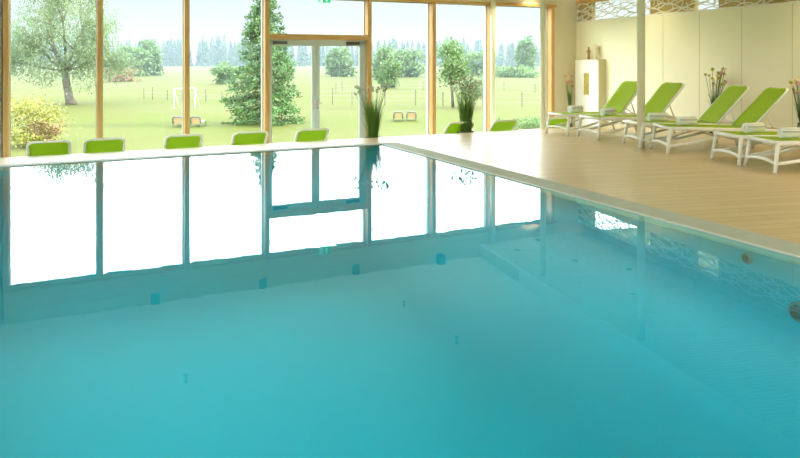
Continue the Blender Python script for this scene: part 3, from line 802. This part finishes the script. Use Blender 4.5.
# forest line
protos=[]
def conifer(seed):
    rr=random.Random(seed); o=empty('fir_tree'); H=1.0; P=[]
    MB().tube([(0,0,-.01),(0,0,.8)],[.018,.006],5).build('trunk',M_bark,o)
    z=.06; tw=rr.uniform(.14,.2)
    while z<.99:
        R=tw*(1-z)**.8+.006
        for k in range(int(4+22*R/.17)):
            a=rr.uniform(0,2*PI); r_=R*math.sqrt(rr.uniform(.05,1)); P.append((r_*math.cos(a),r_*math.sin(a),z-r_*.35+rr.gauss(0,.012)))
        z+=.026
    leaf_mesh('foliage',P,.075,M_forest,o,.6); return o
protos=[conifer(100+i) for i in range(5)]
used=[False]*5; k=0
for row in range(3):
    Yr=340+row*22; X=-250.0
    while X<110+row*10:
        i=k%5; o=protos[i] if not used[i] else copy_tree(protos[i]); used[i]=True
        h=random.uniform(9.5,13.5)+row*.9+ (1.2*math.sin(X*.05)) - (2.2 if X>0 else 0)*(1-row*.3)
        o.location=(X+random.uniform(-1.2,1.2),Yr+random.uniform(-8,8),GZ); o.rotation_euler=(0,0,random.uniform(0,6.28)); o.scale=(h*1.05,h*1.05,h)
        tag(o,'hazy spruce in the distant forest line behind the meadow','tree','spruces of the distant forest'); k+=1
        X+=random.uniform(3.4,5.2)
# fence in the meadow
def fence(pts, lab, ph, nwire):
    o=empty('garden_fence',tuple(pts[0]),0,lab,'fence')
    w=[MB() for _ in range(nwire)]
    for i,p in enumerate(pts):
        q=p-pts[0]; MB().tube([q,q+Vector((0,0,ph*(1+.12*math.sin(i*2.3))))],.05,6).build('post',M_rail,o)
    for j in range(nwire):
        MB().tube([p-pts[0]+Vector((0,0,ph*(.3+.3*j))) for p in pts],.012,4).build('wire',M_wire,o)
fence([Vector(og(x,y)) for x,y in ((144,99),(152.5,99.5),(167.5,100),(182,100.5),(206,101.5),(222,102))],'wire fence across the meadow left of the spruce',1.15,2)
fence([Vector(og(x,y)) for x,y in ((316,105),(332.5,104.5),(352,104.8),(385,105),(415.5,105.2),(443,105.8),(483,106.5),(522,107),(556,107.5))],'nearer wire fence across the meadow right of the spruce',1.35,3)
fence([Vector(og(x,y)) for x,y in ((336,92.5),(342,91.5),(372,91),(396,90.5),(423,90.3),(452,90),(478,90),(504,90.5),(535,93))],'farther wire fence across the meadow right of the spruce',1.2,2)
# small football goal
a=Vector(og(174,108.5)); b_=Vector(og(195,107.5)); o=empty('lawn_goal',tuple(a),0,'white goal frame on the lawn behind a window post','goal'); e=b_-a
for q in (Vector((0,0,0)),e): MB().tube([q,q+Vector((0,0,1.65))],.026,8).build('post',M_goal,o)
MB().tube([Vector((0,0,1.65)),e+Vector((0,0,1.65))],.026,8).build('crossbar',M_goal,o)
for q in (Vector((0,0,0)),e): MB().tube([q+Vector((0,0,1.6)),q+Vector((.1,1.1,.0))],.012,6).build('back_stay',M_goal,o)
# outdoor reclining chairs seen from behind
pc=None
for x,y,lab in ((178,127,'dark framed lawn chair on the left of the post, near the spruce shadow'),(196,127,'dark framed lawn chair just right of the post, near the spruce shadow'),(398.3,121.5,'left one of two lawn chairs right of the glass door'),(411.5,121.3,'right one of two lawn chairs right of the glass door')):
    if pc is None:
        o=pc=empty('lawn_chair')
        w=.30
        MB().tube([(-w,0,.2),(-w,-.12,.5),(-w+.07,-.16,.64),(w-.07,-.16,.64),(w,-.12,.5),(w,0,.2)],.04,8).build('back_frame',M_dark,o,smooth=True)
        MB().add([(-w+.02,.0,.2),(w-.02,.0,.2),(w-.04,-.145,.62),(-w+.04,-.145,.62),(-w+.02,.015,.2),(w-.02,.015,.2),(w-.04,-.13,.62),(-w+.04,-.13,.62)],[(0,3,2,1),(4,5,6,7),(0,1,5,4),(2,3,7,6),(1,2,6,5),(0,4,7,3)]).build('backrest',M_teak,o)
        MB().box((-w,0,.27),(w,1.2,.31)).build('seat',M_teak,o)
        for sx in (-1,1):
            for yy in (-.02,1.1): MB().tube([(sx*w,yy,.3),(sx*w,yy,0)],.03,6).build('leg',M_dark,o)
    else: o=copy_tree(pc)
    o.location=og(x,y); tag(o,lab,'lawn chair','lawn chairs outside')

# morning haze over the meadow: a real thin volume
HAZE=True
if HAZE:
    hm=bpy.data.materials.new('haze'); hm.use_nodes=True; nt=hm.node_tree; nt.nodes.remove(nt.nodes['Principled BSDF'])
    vs_=nt.nodes.new('ShaderNodeVolumeScatter'); va=nt.nodes.new('ShaderNodeVolumeAbsorption'); ad=nt.nodes.new('ShaderNodeAddShader')
    vs_.inputs['Color'].default_value=(.78,.93,1,1); vs_.inputs['Density'].default_value=.0006
    va.inputs['Color'].default_value=(.5,.5,.5,1); va.inputs['Density'].default_value=.0016
    nt.links.new(vs_.outputs[0],ad.inputs[0]); nt.links.new(va.outputs[0],ad.inputs[1]); nt.links.new(ad.outputs[0],nt.nodes['Material Output'].inputs['Volume'])
    tag(MB().box((-420,75,GZ+.02),(300,420,16)).build('haze',hm),'thin bluish haze lying over the far meadow and forest','haze',kind='stuff')

# ------------------------------------------------------------------ light
w=bpy.data.worlds.new('sky'); S.world=w; w.use_nodes=True; nt=w.node_tree; bg=nt.nodes['Background']
tc=nt.nodes.new('ShaderNodeTexCoord'); sx=nt.nodes.new('ShaderNodeSeparateXYZ'); nt.links.new(tc.outputs['Generated'],sx.inputs[0])
mr=nt.nodes.new('ShaderNodeMapRange'); mr.inputs['From Min'].default_value=0; mr.inputs['From Max'].default_value=.5
nt.links.new(sx.outputs['Z'],mr.inputs['Value']); cr=nt.nodes.new('ShaderNodeValToRGB')
el=cr.color_ramp.elements; h=SKY_HI
el[0].position=0; el[0].color=(.70/h,.76/h,.79/h,1); el[1].position=1; el[1].color=(.75,.9,1,1)
for ps,c in ((.10,(.76/h,.82/h,.86/h)),(.20,(.80/h,.86/h,.90/h)),(.27,(.55,.57,.58)),(.42,(.97,1,1))):
    e_=el.new(ps); e_.color=(*c,1)
nt.links.new(mr.outputs[0],cr.inputs['Fac']); nt.links.new(cr.outputs['Color'],bg.inputs['Color']); bg.inputs['Strength'].default_value=SKY_HI
sun=bpy.data.lights.new('sun','SUN'); sun.energy=SUN_E; sun.angle=.02; sun.color=(1,.93,.78)
so=bpy.data.objects.new('sun',sun); COL.objects.link(so); sd=Vector((.92,.12,.47)).normalized(); so.rotation_euler=sd.to_track_quat('Z','Y').to_euler()

# ------------------------------------------------------------------ camera
cam=bpy.data.cameras.new('camera'); co=bpy.data.objects.new('camera',cam); COL.objects.link(co)
co.location=(0,0,CAM); co.rotation_euler=(PI/2,0,0); cam.sensor_width=36; cam.lens=F/800*36; cam.shift_y=-(229-HZ)/800; cam.clip_end=3000
S.camera=co
S.view_settings.view_transform='Standard'; S.view_settings.look='None'; S.view_settings.exposure=EXPOSURE; S.view_settings.gamma=1
S.cycles.use_denoising=True; S.cycles.max_bounces=10; S.cycles.diffuse_bounces=5; S.cycles.transparent_max_bounces=24
S.cycles.sample_clamp_indirect=8
